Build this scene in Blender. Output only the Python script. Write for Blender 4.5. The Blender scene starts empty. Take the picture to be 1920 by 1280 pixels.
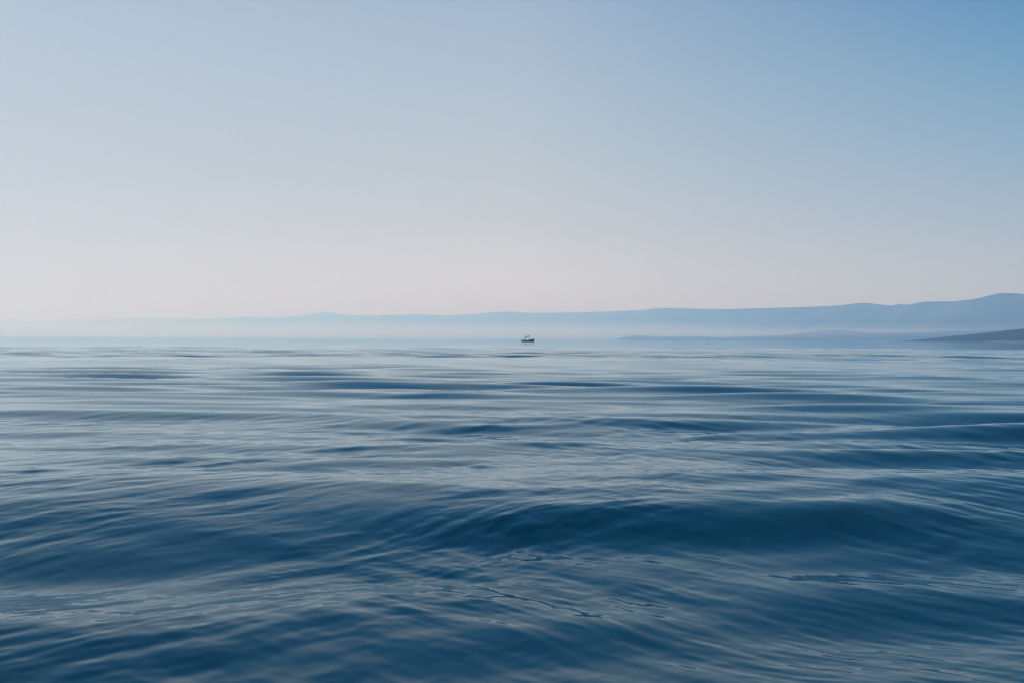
import bpy, bmesh, math, random
import numpy as np
from mathutils import Vector, Matrix, Euler, noise

S = bpy.context.scene
C = S.collection
R = math.radians

# ------------------------------------------------------------------ camera
CAM_H = 1.2
F_PX = 1867.0                      # focal length in pixels of the 1920 px wide photograph
cam_d = bpy.data.cameras.new('camera')
cam = bpy.data.objects.new('camera', cam_d)
C.objects.link(cam)
S.camera = cam
cam_d.sensor_width = 36.0
cam_d.lens = 36.0 * F_PX / 1920.0
cam_d.clip_start = 0.05
cam_d.clip_end = 200000.0
cam.location = (0, 0, CAM_H)
PITCH, ROLL = -0.132, 0.281
cam.rotation_euler = (Matrix.Rotation(R(90 + PITCH), 3, 'X') @ Matrix.Rotation(R(ROLL), 3, 'Z')).to_euler()
CM = cam.rotation_euler.to_matrix()

def ray(px, py):
    return (CM @ Vector(((px - 960) / F_PX, (640 - py) / F_PX, -1.0)))

def bearing(px, py=636):
    d = ray(px, py)
    return math.atan2(d.x, d.y)

def elev(px, py):
    d = ray(px, py)
    return d.z / math.hypot(d.x, d.y)

# ------------------------------------------------------------------ sky, sun, exposure
SUN_EL, SUN_AZ = 24.0, -78.0        # azimuth measured from the view direction, negative = left
W = bpy.data.worlds.new('World'); S.world = W; W.use_nodes = True
nt = W.node_tree; N = nt.nodes; L = nt.links
bg = N['Background']
sky = N.new('ShaderNodeTexSky'); sky.sky_type = 'NISHITA'; sky.sun_disc = False
sky.sun_elevation = R(SUN_EL); sky.sun_rotation = R(SUN_AZ)
sky.air_density = 1.0; sky.dust_density = 2.0; sky.ozone_density = 2.0
tc = N.new('ShaderNodeTexCoord')
sep = N.new('ShaderNodeSeparateXYZ'); L.new(tc.outputs['Generated'], sep.inputs[0])

def wm(op, a, b=None, clamp=False):
    n = N.new('ShaderNodeMath'); n.operation = op; n.use_clamp = clamp
    for i, v in enumerate((a, b)):
        if v is None: continue
        if isinstance(v, (int, float)): n.inputs[i].default_value = v
        else: L.new(v, n.inputs[i])
    return n.outputs[0]

el = wm('DIVIDE', wm('ARCSINE', sep.outputs[2]), R(90), True)       # 0 horizon .. 1 zenith
el = wm('POWER', el, 0.5)
hx = wm('SQRT', wm('ADD', wm('MULTIPLY', sep.outputs[0], sep.outputs[0]), wm('MULTIPLY', sep.outputs[1], sep.outputs[1])))
dt = wm('ADD', wm('MULTIPLY', sep.outputs[0], math.sin(R(SUN_AZ))), wm('MULTIPLY', sep.outputs[1], math.cos(R(SUN_AZ))))
ang = wm('ARCCOSINE', wm('DIVIDE', dt, wm('MAXIMUM', hx, 1e-4)))       # angle from the sun's bearing, radians

def srgb(h):
    v = [int(h[i:i + 2], 16) / 255 for i in (0, 2, 4)]
    return [c / 12.92 if c <= .04045 else ((c + .055) / 1.055) ** 2.4 for c in v]

# hazy air: colour of the sky by elevation at four angles from the sun's bearing
ELS = [0.0, 1.5, 3.8, 6.5, 10.0, 14.0, 18.4, 24.0, 32.0, 50.0, 90.0]
SKYTAB = {
    0.0:   ['E6DDD6', 'E4DCD7', 'E2DCD8', 'DEDBD9', 'D8D9DC', 'D2D6DC', 'CCD3DC', 'B2C4D6', '92AECB', '4A7EB0', '123C74'],
    51.0:  ['E4DCCA', 'E2DACA', 'D8D5CC', 'CACED0', 'C0C7CC', 'B9C4CF', 'AEBCCA', '78A6D2', '4E88C4', '285F9C', '123C74'],
    78.0:  ['F0EEE0', 'EEECE0', 'E1E0D8', 'CDD0D1', 'BFC8CD', 'B2C0CE', 'A3B5CA', '5F9AD0', '3E80C2', '1E5896', '123C74'],
    105.0: ['CCD4D6', 'C8D1D5', 'B8C3CA', 'A4B5C5', '8AA9C4', '6C9ABE', '4580B4', '4683B6', '2F6FA8', '195290', '123C74'],
    180.0: ['B4C0CC', 'B0BECB', 'A9B9C7', '9DB1C6', '8FAAC4', '7AA0C2', '6796BE', '4B86B7', '3070A8', '195290', '123C74'],
}
prev = None; pa = None
for a, tab in SKYTAB.items():
    cr = N.new('ShaderNodeValToRGB'); r = cr.color_ramp
    while len(r.elements) < len(ELS): r.elements.new(0.5)
    for i, (e, h) in enumerate(zip(ELS, tab)):
        r.elements[i].position = math.sqrt(e / 90); r.elements[i].color = (*(srgb(h) if isinstance(h, str) else h), 1)
    L.new(el, cr.inputs[0])
    if prev is None: prev = cr.outputs[0]
    else:
        m = N.new('ShaderNodeMix'); m.data_type = 'RGBA'
        L.new(wm('DIVIDE', wm('SUBTRACT', ang, R(pa)), R(a - pa), True), m.inputs[0])
        L.new(prev, m.inputs[6]); L.new(cr.outputs[0], m.inputs[7]); prev = m.outputs[2]
    pa = a
SKY_STR = 0.1
sc_ = N.new('ShaderNodeVectorMath'); sc_.operation = 'SCALE'; L.new(prev, sc_.inputs[0]); sc_.inputs[3].default_value = 1 / SKY_STR
mx = N.new('ShaderNodeMix'); mx.data_type = 'RGBA'; mx.inputs[0].default_value = 0.92
L.new(sky.outputs[0], mx.inputs[6]); L.new(sc_.outputs[0], mx.inputs[7])
L.new(mx.outputs[2], bg.inputs[0]); bg.inputs[1].default_value = SKY_STR

sun_d = bpy.data.lights.new('sun', 'SUN'); sun_d.energy = 4.9; sun_d.angle = R(0.5); sun_d.color = (1.0, 0.945, 0.875)
sun = bpy.data.objects.new('sun', sun_d); C.objects.link(sun); sun.location = (-40, 10, 30)
sd = Vector((math.sin(R(SUN_AZ)) * math.cos(R(SUN_EL)), math.cos(R(SUN_AZ)) * math.cos(R(SUN_EL)), math.sin(R(SUN_EL))))
sun.rotation_euler = sd.to_track_quat('Z', 'Y').to_euler()

vs = S.view_settings
vs.view_transform = 'Standard'; vs.look = 'None'; vs.exposure = 0.0; vs.gamma = 1.0; vs.use_curve_mapping = False
S.cycles.max_bounces = 10; S.cycles.volume_bounces = 7; S.cycles.glossy_bounces = 3; S.cycles.diffuse_bounces = 2
S.cycles.use_denoising = True
S.cycles.sample_clamp_indirect = 4.0

# ------------------------------------------------------------------ helpers
def node_mat(name):
    m = bpy.data.materials.new(name); m.use_nodes = True
    return m, m.node_tree, m.node_tree.nodes['Principled BSDF']

def surf_mat(name, col, rough=0.7, var=0.15, scale=3.0, bump=0.0, metal=0.0):
    m, t, b = node_mat(name)
    tcn = t.nodes.new('ShaderNodeTexCoord')
    nz = t.nodes.new('ShaderNodeTexNoise'); nz.inputs['Scale'].default_value = scale; nz.inputs['Detail'].default_value = 6
    t.links.new(tcn.outputs['Object'], nz.inputs['Vector'])
    rp = t.nodes.new('ShaderNodeValToRGB')
    rp.color_ramp.elements[0].position = .3; rp.color_ramp.elements[1].position = .7
    rp.color_ramp.elements[0].color = (*[c * (1 - var) for c in col], 1)
    rp.color_ramp.elements[1].color = (*[min(1, c * (1 + var)) for c in col], 1)
    t.links.new(nz.outputs[0], rp.inputs[0]); t.links.new(rp.outputs[0], b.inputs['Base Color'])
    b.inputs['Roughness'].default_value = rough; b.inputs['Metallic'].default_value = metal
    if bump:
        bp = t.nodes.new('ShaderNodeBump'); bp.inputs['Strength'].default_value = bump; bp.inputs['Distance'].default_value = .02
        t.links.new(nz.outputs[0], bp.inputs['Height']); t.links.new(bp.outputs[0], b.inputs['Normal'])
    return m

def mesh_obj(name, verts, faces, mat, parent=None, smooth=False):
    me = bpy.data.meshes.new(name); me.from_pydata([tuple(v) for v in verts], [], faces); me.validate(); me.update()
    if smooth: me.polygons.foreach_set('use_smooth', [True] * len(me.polygons))
    me.materials.append(mat)
    o = bpy.data.objects.new(name, me); C.objects.link(o)
    if parent: o.parent = parent
    return o

def bm_obj(name, bm, mat, parent=None, smooth=False):
    bmesh.ops.recalc_face_normals(bm, faces=bm.faces)
    me = bpy.data.meshes.new(name); bm.to_mesh(me); bm.free()
    if smooth: me.polygons.foreach_set('use_smooth', [True] * len(me.polygons))
    me.materials.append(mat)
    o = bpy.data.objects.new(name, me); C.objects.link(o)
    if parent: o.parent = parent
    return o

def grid_mesh(name, V, mat, closed_u=False, smooth=True, parent=None):
    """V: array (rows, cols, 3)"""
    nr, nc = V.shape[:2]
    me = bpy.data.meshes.new(name)
    idx = np.arange(nr * nc, dtype=np.int32).reshape(nr, nc)
    if closed_u: idx = np.concatenate([idx, idx[:, :1]], 1)
    q = np.stack([idx[:-1, :-1], idx[:-1, 1:], idx[1:, 1:], idx[1:, :-1]], -1).reshape(-1, 4)
    me.vertices.add(nr * nc); me.vertices.foreach_set('co', V.astype(np.float32).ravel())
    me.loops.add(q.size); me.loops.foreach_set('vertex_index', q.ravel())
    me.polygons.add(len(q)); me.polygons.foreach_set('loop_start', np.arange(0, q.size, 4, dtype=np.int32))
    me.polygons.foreach_set('use_smooth', np.full(len(q), smooth))
    me.update(calc_edges=True); me.materials.append(mat)
    o = bpy.data.objects.new(name, me); C.objects.link(o)
    if parent: o.parent = parent
    return o

def tag(o, label=None, cat=None, group=None, kind=None):
    if label: o['label'] = label
    if cat: o['category'] = cat
    if group: o['group'] = group
    if kind: o['kind'] = kind
    return o

def add_box(bm, c, s, rot=None):
    m = Matrix.Translation(c) @ (rot.to_matrix().to_4x4() if rot else Matrix()) @ Matrix.Diagonal((*s, 1))
    bmesh.ops.create_cube(bm, size=1, matrix=m)

def add_tube(bm, pts, rad, seg=8, cap=True):
    pts = [Vector(p) for p in pts]; rings = []
    rr = rad if isinstance(rad, (list, tuple)) else [rad] * len(pts)
    for i, p in enumerate(pts):
        d = (pts[min(i + 1, len(pts) - 1)] - pts[max(i - 1, 0)]).normalized()
        q = d.to_track_quat('Z', 'Y')
        rings.append([bm.verts.new(p + q @ Vector((math.cos(a) * rr[i], math.sin(a) * rr[i], 0)))
                      for a in [2 * math.pi * k / seg for k in range(seg)]])
    for a, b in zip(rings, rings[1:]):
        for k in range(seg): bm.faces.new((a[k], a[(k + 1) % seg], b[(k + 1) % seg], b[k]))
    if cap: bm.faces.new(rings[0][::-1]); bm.faces.new(rings[-1])

FINE_AMP, SWELL_AMP, RIPPLE_D = 0.035, 0.13, 0.0015
# ------------------------------------------------------------------ sea
def water_material():
    m, t, b = node_mat('sea_water')
    nd, lk = t.nodes, t.links
    def mth(op, a, c=None, clamp=False):
        n = nd.new('ShaderNodeMath'); n.operation = op; n.use_clamp = clamp
        for i, v in enumerate((a, c)):
            if v is None: continue
            if isinstance(v, (int, float)): n.inputs[i].default_value = v
            else: lk.new(v, n.inputs[i])
        return n.outputs[0]
    g = nd.new('ShaderNodeNewGeometry')
    sp = nd.new('ShaderNodeSeparateXYZ'); lk.new(g.outputs['Position'], sp.inputs[0])
    dist = mth('SQRT', mth('ADD', mth('MULTIPLY', sp.outputs[0], sp.outputs[0]), mth('MULTIPLY', sp.outputs[1], sp.outputs[1])))
    def noise_at(rot, scale, detail=2.0, rough=.5):
        vr = nd.new('ShaderNodeVectorRotate'); vr.rotation_type = 'Z_AXIS'; vr.inputs['Angle'].default_value = R(rot)
        lk.new(g.outputs['Position'], vr.inputs['Vector'])
        mp = nd.new('ShaderNodeMapping'); mp.vector_type = 'POINT'; mp.inputs['Scale'].default_value = scale
        lk.new(vr.outputs[0], mp.inputs[0])
        n = nd.new('ShaderNodeTexNoise'); n.inputs['Scale'].default_value = 1; n.inputs['Detail'].default_value = detail
        n.inputs['Roughness'].default_value = rough
        lk.new(mp.outputs[0], n.inputs['Vector']); return n
    # wind patches: where the water is ruffled and where it lies slick
    wind = noise_at(4, (0.010, 0.055, 0.02), 4.0, .6)
    wr = nd.new('ShaderNodeMapRange'); wr.inputs[1].default_value = .38; wr.inputs[2].default_value = .62
    wr.inputs[3].default_value = .35; wr.inputs[4].default_value = 1.5; lk.new(wind.outputs[0], wr.inputs[0])
    # ruffled water too fine for the mesh: slope field from noise
    far = nd.new('ShaderNodeMapRange'); far.inputs[1].default_value = 6; far.inputs[2].default_value = 60
    far.inputs[3].default_value = 0.0; far.inputs[4].default_value = 1.0; lk.new(dist, far.inputs[0])
    vfar = nd.new('ShaderNodeMapRange'); vfar.inputs[1].default_value = 40; vfar.inputs[2].default_value = 300
    vfar.inputs[3].default_value = 0.0; vfar.inputs[4].default_value = 1.0; lk.new(dist, vfar.inputs[0])
    acc = None
    for (rot, scl, amp, f) in ((6, (0.9, 3.2, 1), FINE_AMP, far), (-5, (0.10, 0.45, 1), SWELL_AMP, vfar)):
        n = noise_at(rot, scl, 3.0, .55)
        v = nd.new('ShaderNodeVectorMath'); v.operation = 'SUBTRACT'; lk.new(n.outputs['Color'], v.inputs[0]); v.inputs[1].default_value = (.5, .5, .5)
        v2 = nd.new('ShaderNodeVectorMath'); v2.operation = 'MULTIPLY'; lk.new(v.outputs[0], v2.inputs[0]); v2.inputs[1].default_value = (amp * .5, amp, 0)
        v3 = nd.new('ShaderNodeVectorMath'); v3.operation = 'SCALE'; lk.new(v2.outputs[0], v3.inputs[0]); lk.new(mth('MULTIPLY', f.outputs[0], wr.outputs[0]), v3.inputs[3])
        if acc is None: acc = v3.outputs[0]
        else:
            a = nd.new('ShaderNodeVectorMath'); a.operation = 'ADD'; lk.new(acc, a.inputs[0]); lk.new(v3.outputs[0], a.inputs[1]); acc = a.outputs[0]
    # finest ripples close by
    r1 = noise_at(38, (2.2, 9, 1), 2.5, .55); r2 = noise_at(-42, (2.0, 8, 1), 2.5, .55)
    hh = mth('ADD', r1.outputs[0], r2.outputs[0])
    bp = nd.new('ShaderNodeBump'); bp.inputs['Strength'].default_value = 1.0; bp.inputs['Distance'].default_value = RIPPLE_D
    lk.new(hh, bp.inputs['Height'])
    a = nd.new('ShaderNodeVectorMath'); a.operation = 'ADD'; lk.new(bp.outputs[0], a.inputs[0]); lk.new(acc, a.inputs[1])
    nn = nd.new('ShaderNodeVectorMath'); nn.operation = 'NORMALIZE'; lk.new(a.outputs[0], nn.inputs[0])
    # upwelling blue light from the depth under a mirror surface whose strength follows Fresnel
    deep = nd.new('ShaderNodeBsdfDiffuse'); deep.inputs['Color'].default_value = BODY
    mirror = nd.new('ShaderNodeBsdfGlossy'); mirror.inputs['Color'].default_value = MIRROR; mirror.inputs['Roughness'].default_value = 0.04
    fr = nd.new('ShaderNodeFresnel'); fr.inputs['IOR'].default_value = 1.33; lk.new(nn.outputs[0], fr.inputs['Normal'])
    lk.new(nn.outputs[0], mirror.inputs['Normal'])
    ms = nd.new('ShaderNodeMixShader'); lk.new(fr.outputs[0], ms.inputs[0]); lk.new(deep.outputs[0], ms.inputs[1]); lk.new(mirror.outputs[0], ms.inputs[2])
    nd.remove(b); lk.new(ms.outputs[0], nd['Material Output'].inputs['Surface'])
    return m



def wave_height(X, Y, D, dr, dl):
    """real height of the sea in metres; waves shorter than the mesh can hold fade out"""
    rng = np.random.default_rng(11)
    H = np.zeros_like(X)
    def patch(sx, sy, seed):                      # slow, smooth 0..1 field
        r = np.random.default_rng(seed); f = np.zeros_like(X)
        for _ in range(6):
            a = r.uniform(0, 2 * np.pi); k = r.uniform(.6, 1.6)
            f += np.cos(k * (np.cos(a) * X / sx + np.sin(a) * Y / sy) * 2 * np.pi + r.uniform(0, 6.28))
        return 1 / (1 + np.exp(-f * 0.9))
    # ripples bend: their crests follow slow drifts of the surface
    WX = .16 * np.sin(X * 1.7 + Y * .9 + 1) + .11 * np.sin(X * 2.9 - Y * 2.3 + 2) + .30 * np.sin(X * .61 + Y * .37)
    WY = .16 * np.sin(Y * 1.5 - X * 1.1 + 4) + .11 * np.sin(Y * 2.7 + X * 2.1 + .5) + .30 * np.sin(Y * .53 - X * .47)
    def comp(lam, deg, slope, ph, env=None, warp=0.0):
        nonlocal H
        k = 2 * np.pi / lam; c, s = math.cos(R(deg)), math.sin(R(deg))
        step = dr * abs(c) + dl * abs(s)
        fade = np.clip((lam / step - 2.0) / 1.6, 0, 1)
        mask = fade > 0
        if mask.any():
            x, y = X[mask] + warp * WX[mask], Y[mask] + warp * WY[mask]
            h = slope / k * np.cos(k * (y * c + x * s) + ph) * fade[mask]
            if env is not None: h = h * env[mask]
            H[mask] += h
    p1 = patch(14, 9, 1); p2 = patch(5, 3.5, 2); p3 = patch(3.0, 2.2, 3); p4 = patch(40, 25, 4)
    near = np.broadcast_to(np.interp(D, [7, 12], [.58, 1.05]), X.shape)
    for i in range(20):                            # swell and longer waves
        comp(rng.uniform(1.3, 4.0), rng.normal(0, 12), LONG_S * rng.uniform(.6, 1.3), rng.uniform(0, 6.28), (.6 + .8 * p4) * near)
    # chop and ripples: continuous directional spectra, one octave at a time
    p5 = patch(1.6, 1.1, 5)
    side = 1 / (1 + np.exp(-(X / (.18 * D + .6) * 1.2 + (p2 - .5) * 3)))
    gust = .3 + 1.3 * (.6 * p3 + .4 * p5)
    def band(lo, hi, dirs, slope, env, size, n, seed, warp):
        r = np.random.default_rng(seed)
        step = dr * .9 + dl * .35
        fade = np.clip((math.sqrt(lo * hi) / step - 2.3) / 1.8, 0, 1)
        mask = fade > 0
        if not mask.any(): return
        k1 = np.fft.fftfreq(n, size / n); kx, ky = np.meshgrid(k1, k1, indexing='ij')
        kk = np.hypot(kx, ky) + 1e-9; lam = 1 / kk
        # smooth octave window, gentle tilt towards the longer waves, gaussian spread about the heading
        win = np.exp(-(np.log(lam / math.sqrt(lo * hi)) / math.log(hi / lo) * 1.9) ** 2)
        ang = np.arctan2(kx, ky)
        spread = sum(w * np.exp(-.5 * (((ang - R(d) + math.pi) % (2 * math.pi) - math.pi) / R(sd)) ** 2) for d, sd, w in dirs)
        amp = win * spread / kk ** 2
        f = np.fft.ifft2(amp * (r.normal(size=(n, n)) + 1j * r.normal(size=(n, n)))).real
        px_ = size / n
        gy = (np.roll(f, -1, 1) - f) / px_; gx = (np.roll(f, -1, 0) - f) / px_
        f *= slope / math.sqrt((gx ** 2 + gy ** 2).mean())
        x = (X[mask] + warp * WX[mask]) / px_ % n; y = (Y[mask] + warp * WY[mask]) / px_ % n
        i0 = x.astype(np.int32); j0 = y.astype(np.int32); a = x - i0; b = y - j0
        # cubic B-spline sampling keeps the slopes continuous between the samples
        def wts(t):
            return ((1 - t) ** 3 / 6, (3 * t ** 3 - 6 * t ** 2 + 4) / 6, (-3 * t ** 3 + 3 * t ** 2 + 3 * t + 1) / 6, t ** 3 / 6)
        wa, wb = wts(a), wts(b); f = f.ravel(); h = 0
        js = [(j0 + q - 1) % n for q in range(4)]
        for p in range(4):
            ip = ((i0 + p - 1) % n) * n
            h = h + wa[p] * (wb[0] * f[ip + js[0]] + wb[1] * f[ip + js[1]] + wb[2] * f[ip + js[2]] + wb[3] * f[ip + js[3]])
        H[mask] += h * fade[mask] * env[mask]
    one = np.ones_like(X)
    far = np.interp(D, [8, 18], [1.0, .5]) * one
    band(1.1, 2.4, [(4, 17, 1)], MID_S[0], (.5 + .9 * p1) * far, 61.0, 1024, 21, .4)
    band(.5, 1.1, [(-6, 24, 1)], MID_S[1], (.4 + 1.1 * p1) * far, 37.0, 1024, 22, .4)
    for (lo, hi, sl, sz, n) in ((.24, .50, SMALL_S[0], 23.0, 1024), (.12, .24, SMALL_S[1], 17.0, 2048), (.06, .12, SMALL_S[2], 11.0, 2048)):
        band(lo, hi, [(40, 17, 1), (8, 28, .25)], sl, (.2 + 1.1 * side) * gust, sz, n, 30 + int(lo * 100), .35)
        band(lo, hi, [(-40, 17, 1), (-8, 28, .25)], sl, (.2 + 1.1 * (1 - side)) * gust, sz, n, 60 + int(lo * 100), .35)
    return H

BODY = (0.0003, 0.038, 0.070, 1)
MIRROR = (0.82, 0.95, 1.0, 1)
LONG_S, MID_S, SMALL_S = 0.0275, (0.052, 0.036), (0.028, 0.026, 0.020)

# single waves that stand out in the picture: (x, y of the crest, length of wave, heading, width of crest, depth of packet, slope)
PACKETS = [(0, 7.9, 10.0, 0, 9.0, 4.2, .095), (0.2, 4.4, 3.6, 2, 4.5, 1.7, .055), (-2.7, 7.1, 3.4, 2, 1.6, 2.2, .075), (2.1, 6.75, 3.6, -2, 2.0, 2.2, .05), (-1.2, 4.0, 2.8, 4, 1.3, 1.3, .03),
           (-1.4, 11.6, 3.8, 1, 5.0, 2.2, .12), (3.4, 12.8, 3.0, -3, 2.6, 1.8, .09), (-3.8, 15.5, 3.2, 3, 3.0, 2.0, .09), (0.8, 9.6, 2.2, -2, 1.8, 1.2, .07), (0.0, 20.4, 4.6, 0, 2.4, 2.6, .11), (5.2, 18.8, 4.4, -2, 2.8, 2.4, .07), (4.0, 10.1, 2.6, -3, 1.7, 1.5, .09),
           (-0.3, 8.9, 2.2, 3, 2.0, 1.2, .07)]

def build_sea():
    FH = F_PX * CAM_H
    # rows: dense where they show large, reaching past the far coast
    d = np.concatenate([np.arange(780, 34, -0.8), np.arange(34, 3.6, -0.12)])
    rows = FH / d
    lo = np.concatenate([[0.02], np.linspace(.4, rows[0], 14)[:-1]])
    hi = np.geomspace(rows[-1] * 1.01, 44000, 90)
    rows = np.concatenate([lo, rows, hi])
    # columns: closest where the camera looks, wider apart round the rest of the circle
    fine = np.linspace(R(-31), R(31), 840)
    gaps = np.geomspace(R(.075), R(3.2), 150); gaps *= R(149) / gaps.sum()
    off = R(31) + np.cumsum(gaps)
    th = np.concatenate([-off[:-1][::-1], fine, off])
    D = rows[:, None]; T = th[None, :]
    X = D * np.sin(T); Y = D * np.cos(T)
    dr = np.gradient(rows)[:, None]; dl = D * np.maximum(np.gradient(th), fine[1] - fine[0])[None, :] * 1.5
    sel = slice(None)
    h = wave_height(X, Y, D, dr, dl)
    for (x0, y0, lam, deg, wid, dep, slope) in PACKETS:
        c, s = math.cos(R(deg)), math.sin(R(deg)); k = 2 * math.pi / lam
        u = (X[:, sel] - x0) * s + (Y[:, sel] - y0) * c; w = (X[:, sel] - x0) * c - (Y[:, sel] - y0) * s
        h += slope / k * np.cos(k * u) * np.exp(-(u / dep) ** 2 - (w / wid) ** 2) * np.clip((lam / dr - 2.5) / 2.5, 0, 1)
    H = h
    V = np.stack([X, Y, H], -1)
    o = grid_mesh('sea', V, water_material(), closed_u=True)
    tag(o, kind='structure')
    return o
build_sea()

# ------------------------------------------------------------------ far land
land_rock = surf_mat('coastal_scrub', (0.045, 0.05, 0.03), 0.95, .5, .004)
def scrub_mat(name, a, b, scale):
    m, t, bs = node_mat(name)
    g = t.nodes.new('ShaderNodeNewGeometry')
    n1 = t.nodes.new('ShaderNodeTexNoise'); n1.inputs['Scale'].default_value = scale; n1.inputs['Detail'].default_value = 8; n1.inputs['Roughness'].default_value = .65
    t.links.new(g.outputs['Position'], n1.inputs['Vector'])
    rp = t.nodes.new('ShaderNodeValToRGB'); rp.color_ramp.elements[0].position = .42; rp.color_ramp.elements[1].position = .62
    rp.color_ramp.elements[0].color = (*a, 1); rp.color_ramp.elements[1].color = (*b, 1)
    t.links.new(n1.outputs[0], rp.inputs[0]); t.links.new(rp.outputs[0], bs.inputs['Base Color'])
    bs.inputs['Roughness'].default_value = 1.0; bs.inputs['Specular IOR Level'].default_value = 0.1
    return m
MAT_RIDGE = scrub_mat('scrub_on_limestone', (0.006, 0.014, 0.012), (0.06, 0.07, 0.06), 0.0030)
MAT_LOW = scrub_mat('low_coast_scrub', (0.012, 0.024, 0.018), (0.03, 0.04, 0.03), 0.008)
MAT_HEAD = scrub_mat('pine_scrub', (0.004, 0.012, 0.012), (0.012, 0.022, 0.020), 0.03)
MAT_SHORE = scrub_mat('pale_shore_rock', (0.05, 0.045, 0.05), (0.13, 0.11, 0.115), 0.08)

RIDGE = [(-300, 606), (-120, 604), (0, 602), (12, 600), (21, 596.8), (41, 603), (77, 604.5), (120, 602), (145, 599.5), (213, 597.8), (299, 598), (384, 598.5), (427, 597),
         (457, 594), (478, 596), (534, 596), (568, 591.5), (596, 587), (616, 585), (628, 587), (645, 591), (691, 592), (790, 589.5), (826, 592), (855, 591), (892, 588.5),
         (930, 585.5), (958, 584), (987, 587), (1038, 587), (1093, 585.5), (1148, 584), (1199, 582), (1225, 578.8), (1249, 577.5), (1292, 579), (1365, 580), (1433, 578),
         (1527, 575.5), (1578, 572.5), (1605, 569), (1625, 567.5), (1645, 571), (1672, 573.5), (1687, 569.5), (1700, 572), (1715, 569.5), (1732, 566), (1783, 565.5), (1822, 562),
         (1852, 555), (1868, 551), (1881, 549.5), (1903, 550.5), (1920, 552), (2000, 560), (2080, 552), (2200, 566), (2400, 590)]
LOW = [(1152, 637.0), (1160, 635), (1172, 631.5), (1185, 629), (1211, 629.5), (1241, 631.6), (1292, 629.8), (1356, 632.5), (1407, 630.5), (1463, 629), (1510, 623.5), (1540, 620.5), (1565, 619),
       (1590, 620), (1620, 623), (1645, 624.2), (1700, 623), (1760, 622), (1920, 618), (2100, 612), (2300, 625), (2400, 640)]
HEAD = [(1672, 639.6), (1700, 638.6), (1729, 633.9 + 2), (1776, 631), (1823, 626.5), (1870, 621.5), (1920, 616), (2000, 608), (2120, 600), (2300, 612), (2420, 642)]

def coast(name, prof, dist, depth_front, depth_back, mat, ncol, gully, rough, seed, kind='structure', nf=26, nb=10):
    """land seen across water: shore, slope with spurs and gullies, crest and back slope"""
    pb = [bearing(p[0]) for p in prof]; pe = [elev(*p) for p in prof]; px = [p[0] for p in prof]
    b = np.linspace(pb[0], pb[-1], ncol)
    e = np.interp(b, pb, pe)
    # round off the corners of the outline a little
    kz = np.hanning(5); kz /= kz.sum(); e = np.convolve(np.pad(e, 2, 'edge'), kz, 'valid')
    xs = np.interp(b, pb, px); dd = np.array([dist(x) for x in xs])
    H = np.maximum(e * dd + CAM_H, 0.0)
    fr = np.array([depth_front(x) for x in xs]); bk = depth_back
    V = []
    tt = [('f', t) for t in np.linspace(0, 1, nf)] + [('b', t) for t in np.linspace(0, 1, nb)[1:]]
    for side, t in tt:
        row = []
        for j in range(ncol):
            r = dd[j] - fr[j] * (1 - t) if side == 'f' else dd[j] + bk * t
            x, y = r * math.sin(b[j]), r * math.cos(b[j])
            hz = H[j]
            if side == 'f':
                base = t ** 1.05 * (0.82 + 0.18 * t)
                n1 = noise.fractal(Vector((x / gully, y / gully, seed)), 1.0, 2.0, 5)
                spur = noise.noise(Vector((b[j] * dd[j] / gully * 1.6, t * .6, seed + 9)))
                z = hz * (base + (n1 * .16 + spur * .20) * math.sin(math.pi * min(t, 1)) ** .8 * base ** .3)
                z = min(z, hz * (r / dd[j]) * (0.2 + 0.8 * t) * 1.0 + 0 * hz) if t > .5 else z
            else:
                z = hz * (1 - t) ** 1.3
            fine = noise.fractal(Vector((x / rough[0], y / rough[0], seed + 3)), 1.0, 2.0, 4)
            z += fine * rough[1] * min(1, hz / 40) * min(1, t * 4)
            row.append((x, y, max(z, 0) if t > 0 and side == 'f' or t < 1 and side == 'b' else -3.0))
        V.append(row)
    o = grid_mesh(name, np.array(V), mat)
    tag(o, kind=kind)
    return o

def ridge_dist(x):
    return float(np.interp(x, [-300, 0, 600, 960, 1400, 1920, 2400], [34000, 31000, 23500, 18500, 12500, 8800, 8200]))
coast('far_hills', RIDGE, ridge_dist, lambda x: float(np.interp(x, [0, 960, 1920], [3500, 2600, 1500])), 2500, MAT_RIDGE, 900, 900, (260, 3.0), 1.7)
coast('low_coast', LOW, lambda x: float(np.interp(x, [1150, 1920], [8250, 7700])), lambda x: 330.0, 500, MAT_LOW, 420, 300, (45, 2.2), 5.1)
coast('headland', HEAD, lambda x: float(np.interp(x, [1670, 1920, 2400], [3900, 3200, 3000])), lambda x: 260.0, 300, MAT_HEAD, 420, 120, (16, 3.2), 8.3)

def shore_strip():
    """pale rock shore at the foot of the headland"""
    pts = []; n = 160
    for j in range(n):
        x = 1838 + (2300 - 1838) * j / (n - 1)
        b = bearing(x); dd = float(np.interp(x, [1670, 1920, 2400], [3900, 3200, 3000])) - 262
        k = min(1, (x - 1838) / 10)
        hgt = k * (3.0 + 1.4 * noise.noise(Vector((j * .31, 0, 2))) + .8 * noise.noise(Vector((j * .9, 3, 2))))
        pts.append([( (dd - 14 + dy) * math.sin(b), (dd - 14 + dy) * math.cos(b), z) for dy, z in
                    ((0, -2.5), (1.5, .6 * k), (5, hgt * .75), (9, hgt), (26, hgt * 1.05), (32, -1.5))])
    V = np.array(pts).transpose(1, 0, 2)
    tag(grid_mesh('rocky_shore', V, MAT_SHORE), kind='structure')
shore_strip()

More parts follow.
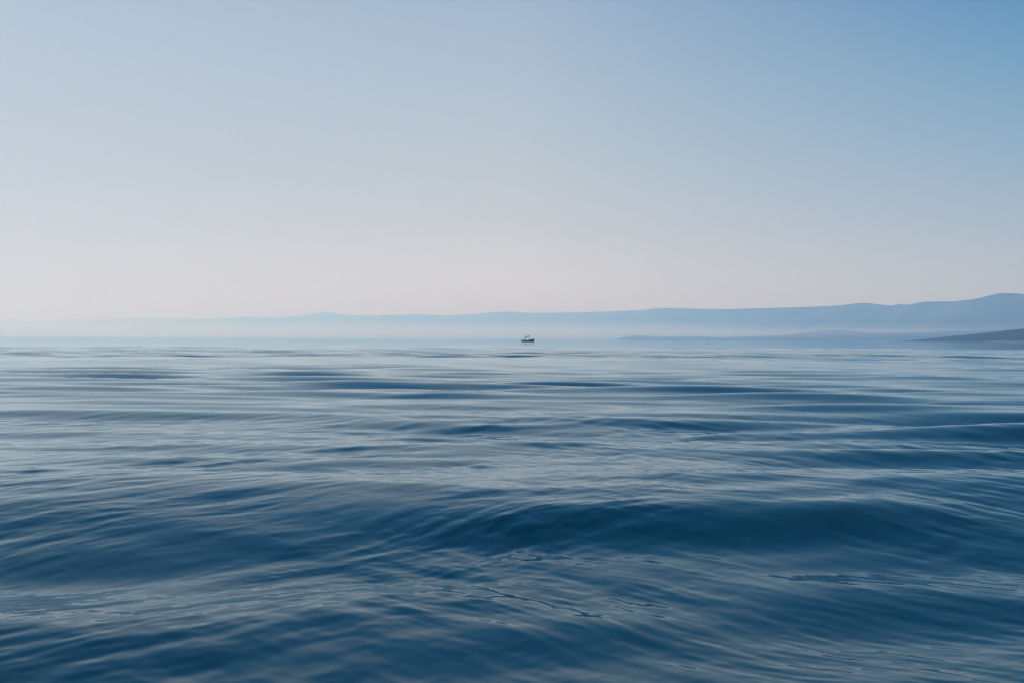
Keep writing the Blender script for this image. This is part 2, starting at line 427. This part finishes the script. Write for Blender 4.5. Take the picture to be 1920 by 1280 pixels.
# ------------------------------------------------------------------ boat
def hull_sections():
    # (x along boat, half beam at sheer, sheer height, keel depth, half beam at waterline)
    return [(-2.95, .50, .62, -.02, .40), (-2.6, .66, .55, -.22, .55), (-2.0, .84, .50, -.34, .72), (-1.0, .98, .47, -.42, .88), (0, 1.02, .50, -.45, .92),
            (1.0, .96, .60, -.44, .80), (1.7, .82, .74, -.42, .60), (2.3, .58, .92, -.36, .34), (2.75, .30, 1.08, -.20, .12), (3.05, .05, 1.24, .35, .03)]

def build_boat(loc, rz):
    root = bpy.data.objects.new('motorboat', None); C.objects.link(root); root.location = loc; root.rotation_euler = (0, 0, rz)
    tag(root, 'small dark blue open motorboat with tilted canopy alone on the calm sea', 'boat')
    blue = surf_mat('hull_blue', (0.006, 0.05, 0.10), .45, .2, 2); black = surf_mat('antifouling', (0.004, 0.006, 0.012), .7, .2, 4)
    wood = surf_mat('weathered_wood', (0.12, 0.085, 0.06), .7, .25, 8); navy = surf_mat('navy_canvas', (0.004, 0.008, 0.03), .85, .2, 5)
    steel = surf_mat('grey_metal', (0.14, 0.15, 0.17), .35, .1, 8, metal=.8); pink = surf_mat('faded_pink_tarp', (0.45, 0.19, 0.19), .85, .2, 4, .5)
    engine = surf_mat('engine_cowl', (0.05, 0.06, 0.07), .4, .1, 4); grey = surf_mat('grey_paint', (0.15, 0.17, 0.19), .6, .15, 3)
    sec = [(a, b, c * 1.15, d, e) for a, b, c, d, e in hull_sections()]
    def ring(s, inner=0.0):
        x, bs, sh, kd, bw = s
        f = [(0, kd + inner), (bw * .55, kd * .72 + inner * .8), (bw, .10), (bs * .98, sh * .62), (bs, sh)]
        if inner: f = [(max(y - .045, 0), z if i > 1 else max(z, .02)) for i, (y, z) in enumerate(f)]
        pts = [(x, -y, z) for y, z in reversed(f)] + [(x, y, z) for y, z in f[1:]]
        return pts
    def loft(rings, capped):
        bm = bmesh.new(); vr = [[bm.verts.new(p) for p in r] for r in rings]
        for a, b in zip(vr, vr[1:]):
            for k in range(len(a) - 1): bm.faces.new((a[k], a[k + 1], b[k + 1], b[k]))
        for r in capped: bm.faces.new(vr[r])
        return bm, vr
    bm, vr = loft([ring(s) for s in sec], [0, -1])
    inner = [ring(s, .10) for s in sec[:-1]]
    vi = [[bm.verts.new((p[0] + (.05 if i == 0 else 0), p[1], p[2])) for p in r] for i, r in enumerate(inner)]
    for a, b in zip(vi, vi[1:]):
        for k in range(len(a) - 1): bm.faces.new((b[k], b[k + 1], a[k + 1], a[k]))
    bm.faces.new(vi[0]); bm.faces.new(vi[-1])
    for i in range(len(vi) - 1):
        for k in (0, -1): bm.faces.new((vr[i][k], vr[i + 1][k], vi[i + 1][k], vi[i][k]))
    bm_obj('hull', bm, blue, root, True)
    # dark boot stripe round the waterline, a few mm proud
    bm = bmesh.new()
    for sgn in (-1, 1):
        pr = None
        for (x, bs, sh, kd, bw) in sec:
            a = bm.verts.new((x, sgn * (bw + .012), -.04)); b = bm.verts.new((x, sgn * (bw + (bs - bw) * .35 + .012), .22 if x < 2.9 else .36))
            if pr: bm.faces.new((pr[0], a, b, pr[1]))
            pr = (a, b)
    bm_obj('boot_stripe', bm, black, root)
    bm = bmesh.new()
    for sgn in (-1, 1): add_tube(bm, [(x, sgn * (bs + .01), sh + .02) for (x, bs, sh, kd, bw) in sec], .04, 6)
    add_tube(bm, [(3.05, 0, 1.22), (3.28, 0, 1.36)], [.05, .03], 6)
    bm_obj('gunwale', bm, wood, root, True)
    # foredeck
    bm = bmesh.new(); pr = None
    for (x, bs, sh, kd, bw) in [(1.35, .89, .66, 0, 0)] + sec[6:]:
        cur = [bm.verts.new((x, -bs * .94, sh - .03)), bm.verts.new((x, 0, sh + .06)), bm.verts.new((x, bs * .94, sh - .03))]
        if pr:
            for k in (0, 1): bm.faces.new((pr[k], pr[k + 1], cur[k + 1], cur[k]))
        pr = cur
    bm_obj('foredeck', bm, grey, root)
    bm = bmesh.new(); rr = random.Random(4); rows = []
    for i in range(9):
        r = []
        for j in range(7):
            u, v = i / 8, j / 6
            r.append(bm.verts.new((1.2 + u * 1.15, -.42 + .84 * v, .76 + .25 * u + .36 * math.sin(math.pi * u) ** .6 * math.sin(math.pi * v) ** .6 + rr.uniform(-.02, .02))))
        rows.append(r)
    for a, b in zip(rows, rows[1:]):
        for k in range(6): bm.faces.new((a[k], a[k + 1], b[k + 1], b[k]))
    o = bm_obj('tarpaulin', bm, pink, root, True); o['label'] = 'faded pinkish cover over the bow'
    for x in (-2.2, -.1, .9):
        i = np.interp(x, [s[0] for s in sec], [s[1] for s in sec]); z = np.interp(x, [s[0] for s in sec], [s[2] for s in sec])
        bm = bmesh.new(); add_box(bm, (x, 0, z - .12), (.28, 2 * i * .92, .04)); bmesh.ops.bevel(bm, geom=bm.edges[:], offset=.008, segments=1)
        bm_obj('thwart', bm, wood, root)
    bm = bmesh.new(); add_box(bm, (-.4, 0, .04), (4.2, 1.2, .03)); bm_obj('floorboard', bm, wood, root)
    # outboard motor
    bm = bmesh.new()
    add_box(bm, (-3.18, 0, .84), (.40, .28, .32)); bmesh.ops.bevel(bm, geom=bm.edges[:], offset=.07, segments=3)
    add_tube(bm, [(-3.14, 0, .70), (-3.16, 0, .1), (-3.16, 0, -.35)], [.08, .06, .05], 8); add_box(bm, (-3.04, 0, .58), (.16, .22, .2))
    eng = bm_obj('outboard_motor', bm, engine, root, True)
    bm = bmesh.new(); add_tube(bm, [(-3.05, 0, .80), (-2.75, .08, .86), (-2.45, .12, .92)], .022, 6); bm_obj('tiller', bm, steel, eng)
    # canopy: curved canvas over hoops, high towards the bow, drooping to the stern
    prof = []
    for i in range(13):
        u = i / 12; x = -1.50 + 2.15 * u; z = 1.72 + .98 * (1 - (1 - u) ** 1.9) ** .95
        prof.append((x, z))
    bm = bmesh.new(); top = []; bot = []
    for x, z in prof:
        top.append([bm.verts.new((x, -.95 + 1.9 * j / 8, z + .14 * math.sin(math.pi * j / 8) ** .7)) for j in range(9)])
        bot.append([bm.verts.new((x + .02, -.95 + 1.9 * j / 8, z - .34 + .08 * math.sin(math.pi * j / 8) ** .7)) for j in range(9)])
    for a, b in zip(top, top[1:]):
        for k in range(8): bm.faces.new((a[k], a[k + 1], b[k + 1], b[k]))
    for a, b in zip(bot, bot[1:]):
        for k in range(8): bm.faces.new((b[k], b[k + 1], a[k + 1], a[k]))
    for k in range(8):
        bm.faces.new((bot[0][k], bot[0][k + 1], top[0][k + 1], top[0][k])); bm.faces.new((top[-1][k], top[-1][k + 1], bot[-1][k + 1], bot[-1][k]))
    for i in range(12):
        for k in (0, 8): bm.faces.new((top[i][k], top[i + 1][k], bot[i + 1][k], bot[i][k]))
    can = bm_obj('canopy', bm, navy, root, True)
    bm = bmesh.new(); add_tube(bm, [(-1.5, 0, 1.84), (-1.9, 0, 1.95), (-2.25, 0, 1.86)], .018, 6); add_tube(bm, [(-1.9, -.3, 1.95), (-1.9, .3, 1.95)], .014, 6)
    bm_obj('awning_spar', bm, steel, can)
    for (x, z, xf) in ((-1.42, 1.72, -1.25), (.55, 2.58, .30)):
        for s in (-1, 1):
            bm = bmesh.new(); add_tube(bm, [(xf, s * .96, .48), (x, s * .93, z)], .012, 6); bm_obj('canopy_pole', bm, steel, can)
    return root

# ------------------------------------------------------------------ people
def skin_body(name, joints, edges, mat, parent=None, levels=2):
    me = bpy.data.meshes.new(name); me.from_pydata([j[0] for j in joints], edges, []); me.update()
    o = bpy.data.objects.new(name, me); C.objects.link(o)
    md = o.modifiers.new('skin', 'SKIN'); md.use_smooth_shade = True
    for i, j in enumerate(joints):
        v = me.skin_vertices[0].data[i]; v.radius = j[1] if isinstance(j[1], tuple) else (j[1], j[1]); v.use_root = (i == 0)
    ss = o.modifiers.new('sub', 'SUBSURF'); ss.levels = levels; ss.render_levels = levels
    dg = bpy.context.evaluated_depsgraph_get(); ev = o.evaluated_get(dg)
    nm = bpy.data.meshes.new_from_object(ev); nm.materials.clear(); nm.materials.append(mat)
    nm.polygons.foreach_set('material_index', [0] * len(nm.polygons))
    bpy.data.objects.remove(o)
    o = bpy.data.objects.new(name, nm); C.objects.link(o)
    if parent: o.parent = parent
    return o

def hand_chain(wrist, d, side, J, E, wi):
    """palm plus five bent fingers continuing the arm"""
    d = Vector(d).normalized(); s = Vector(side).normalized(); n = d.cross(s).normalized()
    w = Vector(wrist); J.append((tuple(w + d * .05), (.038, .02))); p = len(J) - 1; E.append((wi, p))
    for k, ln in enumerate((.070, .080, .076, .060)):
        a = w + d * .09 + s * (-.03 + .02 * k)
        J.append((tuple(a), .010)); E.append((p, len(J) - 1))
        J.append((tuple(a + d * ln * .6 - n * .01), .0085)); E.append((len(J) - 2, len(J) - 1))
        J.append((tuple(a + d * ln * .85 - n * .035), .007)); E.append((len(J) - 2, len(J) - 1))
    J.append((tuple(w + d * .035 - s * .045), .011)); E.append((p, len(J) - 1))
    J.append((tuple(w + d * .075 - s * .065 - n * .012), .009)); E.append((len(J) - 2, len(J) - 1))

def person(loc, rz, pose, label, top_col, trouser_col, group=None):
    """x is forward of the figure"""
    root = bpy.data.objects.new('person', None); C.objects.link(root); root.location = loc; root.rotation_euler = (0, 0, rz)
    tag(root, label, 'person')
    skin = surf_mat('skin', (0.28, 0.16, 0.11), .55, .06, 6); top = surf_mat('shirt_cloth', top_col, .9, .12, 9); leg = surf_mat('trouser_cloth', trouser_col, .9, .12, 9)
    hairm = surf_mat('dark_hair', (0.012, 0.009, 0.007), .6, .3, 30)
    stand = pose == 'stand'
    hz = .93 if stand else .02
    if stand:
        legs = [[(0, s * .09, .88), (.02, s * .10, .50), (-.02 + .10 * (s > 0), s * .11, .09), (.13 + .10 * (s > 0), s * .12, .035)] for s in (-1, 1)]
        arms = [[(0, -.19, 1.43), (.04, -.25, 1.15), (.22, -.22, 1.02)], [(0, .19, 1.43), (-.02, .26, 1.14), (.14, .24, .93)]]
        sh, hd, tilt = 1.42, 1.62, 0
    else:
        legs = [[(.06, s * .10, .02), (.44, s * .13, .02), (.50, s * .13, -.38), (.62, s * .14, -.42)] for s in (-1, 1)]
        arms = [[(.02, -.19, .50), (.08, -.27, .24), (.32, -.22, .12)], [(.0, .19, .50), (-.14, .28, .24), (-.36, .20, .08)]]
        sh, hd = .50, .71
    J = [((0, 0, hz), (.15, .12)), ((.01, 0, hz + .22), (.135, .10)), ((.0, 0, sh - .06), (.165, .11)), ((.005, 0, sh + .06), .058), ((.02, 0, hd - .07), (.07, .075)),
         ((.02, 0, hd), (.078, .092)), ((.01, 0, hd + .07), (.066, .08))]
    E = [(0, 1), (1, 2), (2, 3), (3, 4), (4, 5), (5, 6)]
    for lg in legs:
        rad = [.085, .06, .042, .035]; p = 0
        for q, r in zip(lg, rad): J.append((q, r)); E.append((p, len(J) - 1)); p = len(J) - 1
    for ar in arms:
        rad = [.056, .043, .028]; p = 2
        for q, r in zip(ar, rad): J.append((q, r)); E.append((p, len(J) - 1)); p = len(J) - 1
        hand_chain(ar[-1], Vector(ar[-1]) - Vector(ar[-2]), (0, 1 if ar[0][1] > 0 else -1, .1), J, E, p)
    skin_body('body', J, E, skin, root)
    # clothes follow the body
    cj = [((0, 0, hz + .02), (.17, .14)), ((.01, 0, hz + .22), (.152, .118)), ((0, 0, sh - .05), (.18, .125)), ((.005, 0, sh + .03), .075)]; ce = [(0, 1), (1, 2), (2, 3)]
    for ar in arms:
        cj.append((ar[0], .07)); ce.append((2, len(cj) - 1)); cj.append((tuple(Vector(ar[0]).lerp(Vector(ar[1]), .8)), .058)); ce.append((len(cj) - 2, len(cj) - 1))
    skin_body('shirt', cj, ce, top, root)
    tj = [((0, 0, hz), (.168, .138))]; te = []
    for lg in legs:
        p = 0
        for q, r in zip([lg[0], lg[1], tuple(Vector(lg[1]).lerp(Vector(lg[2]), .85))], [.10, .078, .062]): tj.append((q, r)); te.append((p, len(tj) - 1)); p = len(tj) - 1
    skin_body('trousers', tj, te, leg, root)
    bm = bmesh.new(); bmesh.ops.create_uvsphere(bm, u_segments=14, v_segments=10, radius=1, matrix=Matrix.Translation((0, 0, hd + .03)) @ Matrix.Diagonal((.098, .088, .105, 1)))
    bmesh.ops.delete(bm, geom=[v for v in bm.verts if v.co.x > .045 and v.co.z < hd + .07 or v.co.z < hd - .05], context='VERTS')
    bm_obj('hair', bm, hairm, root, True)
    for s in (-1, 1):
        bm = bmesh.new(); bmesh.ops.create_uvsphere(bm, u_segments=8, v_segments=6, radius=.011, matrix=Matrix.Translation((.092, s * .03, hd + .015)))
        bm_obj('eye', bm, hairm, root, True)
    bm = bmesh.new(); bmesh.ops.create_cone(bm, segments=6, radius1=.014, radius2=.005, depth=.05, cap_ends=True, matrix=Matrix.Translation((.105, 0, hd - .01)) @ Matrix.Rotation(R(15), 4, 'Y'))
    bm_obj('nose', bm, skin, root, True)
    return root

BOAT_D = CAM_H / -elev(990, 640.05)
bb = bearing(990)
BL = Vector((BOAT_D * math.sin(bb), BOAT_D * math.cos(bb), 0))
k = BOAT_D / 487.0
boat = build_boat(BL, R(-4)); boat.scale = (k, k, k)
def on_boat(x, y, z): return BL + Euler((0, 0, R(-4))).to_matrix() @ Vector((x * k, y * k, z * k))
p1 = person(on_boat(.78, .05, .07), R(176), 'stand', 'person in dark clothes standing in the middle of the boat, right of the canopy', (0.012, 0.022, 0.035), (0.02, 0.025, 0.03))
p2 = person(on_boat(-1.55, -.05, .98), R(10), 'sit', 'person in greyish clothes under the low left end of the canopy, by the stern', (0.05, 0.08, 0.09), (0.025, 0.03, 0.035))
for p in (p1, p2): p.scale = (k * 1.05,) * 3

# wake of the boat: low ridge of disturbed water trailing astern
def wake():
    V = []
    mat = bpy.data.materials['sea_water']
    for i in range(60):
        u = i / 59; x = -3.2 - 30 * u; y = 1.2 * math.sin(u * 5) * u
        w = .5 + 1.6 * u; h = .075 * (1 - u) ** .6 * (.6 + .5 * noise.noise(Vector((i * .5, 0, 0))) + .3)
        V.append([tuple(on_boat(x, y + dy * w, z)) for dy, z in ((-1, -.05), (-.55, h * .6), (-.2, h), (.3, h * .55), (1, -.05))])
    o = grid_mesh('boat_wake', np.array(V), mat); tag(o, kind='stuff'); return o
wake()

def buoy(px, py, h, label):
    d = CAM_H / -elev(px, py); b = bearing(px)
    root = bpy.data.objects.new('buoy', None); C.objects.link(root); root.location = (d * math.sin(b), d * math.cos(b), 0)
    tag(root, label, 'buoy', None)
    dark = surf_mat('weathered_buoy', (0.03, 0.06, 0.08), .6, .2, 5); met = surf_mat('buoy_metal', (.1, .11, .12), .5, .1, 6, metal=.7)
    bm = bmesh.new()
    prof = [(0, -.3), (.30, -.25), (.42, -.05), (.42, .12), (.34, .28), (.16, .40), (.06, .46)]
    rings = [[bm.verts.new((r * h * math.cos(a), r * h * math.sin(a), z * h)) for a in [2 * math.pi * q / 14 for q in range(14)]] for r, z in prof[1:]]
    c = bm.verts.new((0, 0, prof[0][1] * h))
    for q in range(14): bm.faces.new((c, rings[0][(q + 1) % 14], rings[0][q]))
    for a, b_ in zip(rings, rings[1:]):
        for q in range(14): bm.faces.new((a[q], a[(q + 1) % 14], b_[(q + 1) % 14], b_[q]))
    bm.faces.new(rings[-1]); bm_obj('float', bm, dark, root, True)
    bm = bmesh.new(); add_tube(bm, [(0, 0, .44 * h), (0, 0, .9 * h)], .03 * h, 6); bmesh.ops.create_uvsphere(bm, u_segments=10, v_segments=6, radius=.09 * h, matrix=Matrix.Translation((0, 0, .95 * h)))
    bm_obj('topmark', bm, met, root, True)
    return root
buoy(1327, 644.0, .42, 'larger dark speck of a buoy on the pale water right of the boat')
buoy(1359, 643.3, .36, 'smaller fainter buoy on the pale water, farther from the boat')

# ------------------------------------------------------------------ haze and mist
def volume_mat(name, dens, col, g):
    m = bpy.data.materials.new(name); m.use_nodes = True; t = m.node_tree; t.nodes.clear()
    out = t.nodes.new('ShaderNodeOutputMaterial'); pv = t.nodes.new('ShaderNodeVolumePrincipled')
    pv.inputs['Density'].default_value = dens; pv.inputs['Color'].default_value = (*col, 1); pv.inputs['Anisotropy'].default_value = g
    pv.inputs['Absorption Color'].default_value = (1, 1, 1, 1)
    t.links.new(pv.outputs[0], out.inputs['Volume'])
    return m

HAZE_TOP = 720.0; HB = 46000.0
bm = bmesh.new(); add_box(bm, (0, 0, (HAZE_TOP - 5.0) / 2), (2 * HB, 2 * HB, HAZE_TOP + 5.0))
haze = bm_obj('haze', bm, volume_mat('haze_air', 1.9e-4, (0.28, 0.55, 1.0), 0.18)); tag(haze, kind='stuff')

def ring_lens(name, b0, b1, dist, thick, zc, hh, mat, nb_=90, ns=28):
    """closed lens-shaped bank of air lying along an arc; thickness thins towards its rim and ends"""
    V = []
    for j in range(nb_):
        u = j / (nb_ - 1); b = R(b0 + (b1 - b0) * u)
        x = 960 + F_PX * math.tan(max(min(b, R(40)), R(-40)))
        taper = max(math.sin(math.pi * u), 0) ** .35
        ring = []
        for q in range(ns):
            a = 2 * math.pi * q / ns; c, s = math.cos(a), math.sin(a)
            hgt = s * abs(s) ** .35
            r = dist(x) + (thick(x) * taper + 1) * (1 if c > 0 else -1) * (1 - abs(hgt)) ** 1.5 if abs(c) > 1e-6 else dist(x)
            z = max(zc(b) + (hh(b) * taper + .5) * hgt, 1.5)
            ring.append((r * math.sin(b), r * math.cos(b), z))
        V.append(ring)
    o = grid_mesh(name, np.array(V), mat, closed_u=True)
    bm = bmesh.new(); bm.from_mesh(o.data)
    bmesh.ops.holes_fill(bm, edges=[e for e in bm.edges if e.is_boundary], sides=0); bmesh.ops.recalc_face_normals(bm, faces=bm.faces)
    bm.to_mesh(o.data); bm.free()
    tag(o, kind='stuff')
    return o

ring_lens('sea_mist', -50, 50, lambda x: 8000.0, lambda x: float(np.interp(x, [0, 900, 1300, 1920], [1500, 1400, 1100, 560])),
          lambda b: 60 + 10 * noise.noise(Vector((b * 5, 1, 0))), lambda b: 92 + 14 * noise.noise(Vector((b * 4, 5, 0))),
          volume_mat('mist_air', 5.0e-4, (.97, .985, 1.0), 0.2))
# thin grey veil of haze in front of the farthest hills, thickest on the sunward side
ring_lens('haze_bank', -62, 16, lambda x: float(np.interp(x, [-300, 0, 600, 960, 1500], [23000, 22000, 16500, 12800, 9600])),
          lambda x: float(np.interp(x, [-300, 0, 600, 960, 1300, 1500], [1800, 2000, 2300, 1700, 700, 200])),
          lambda b: 60.0, lambda b: 560.0, volume_mat('veil_air', 1.0e-4, (1, .97, .95), 0.3))
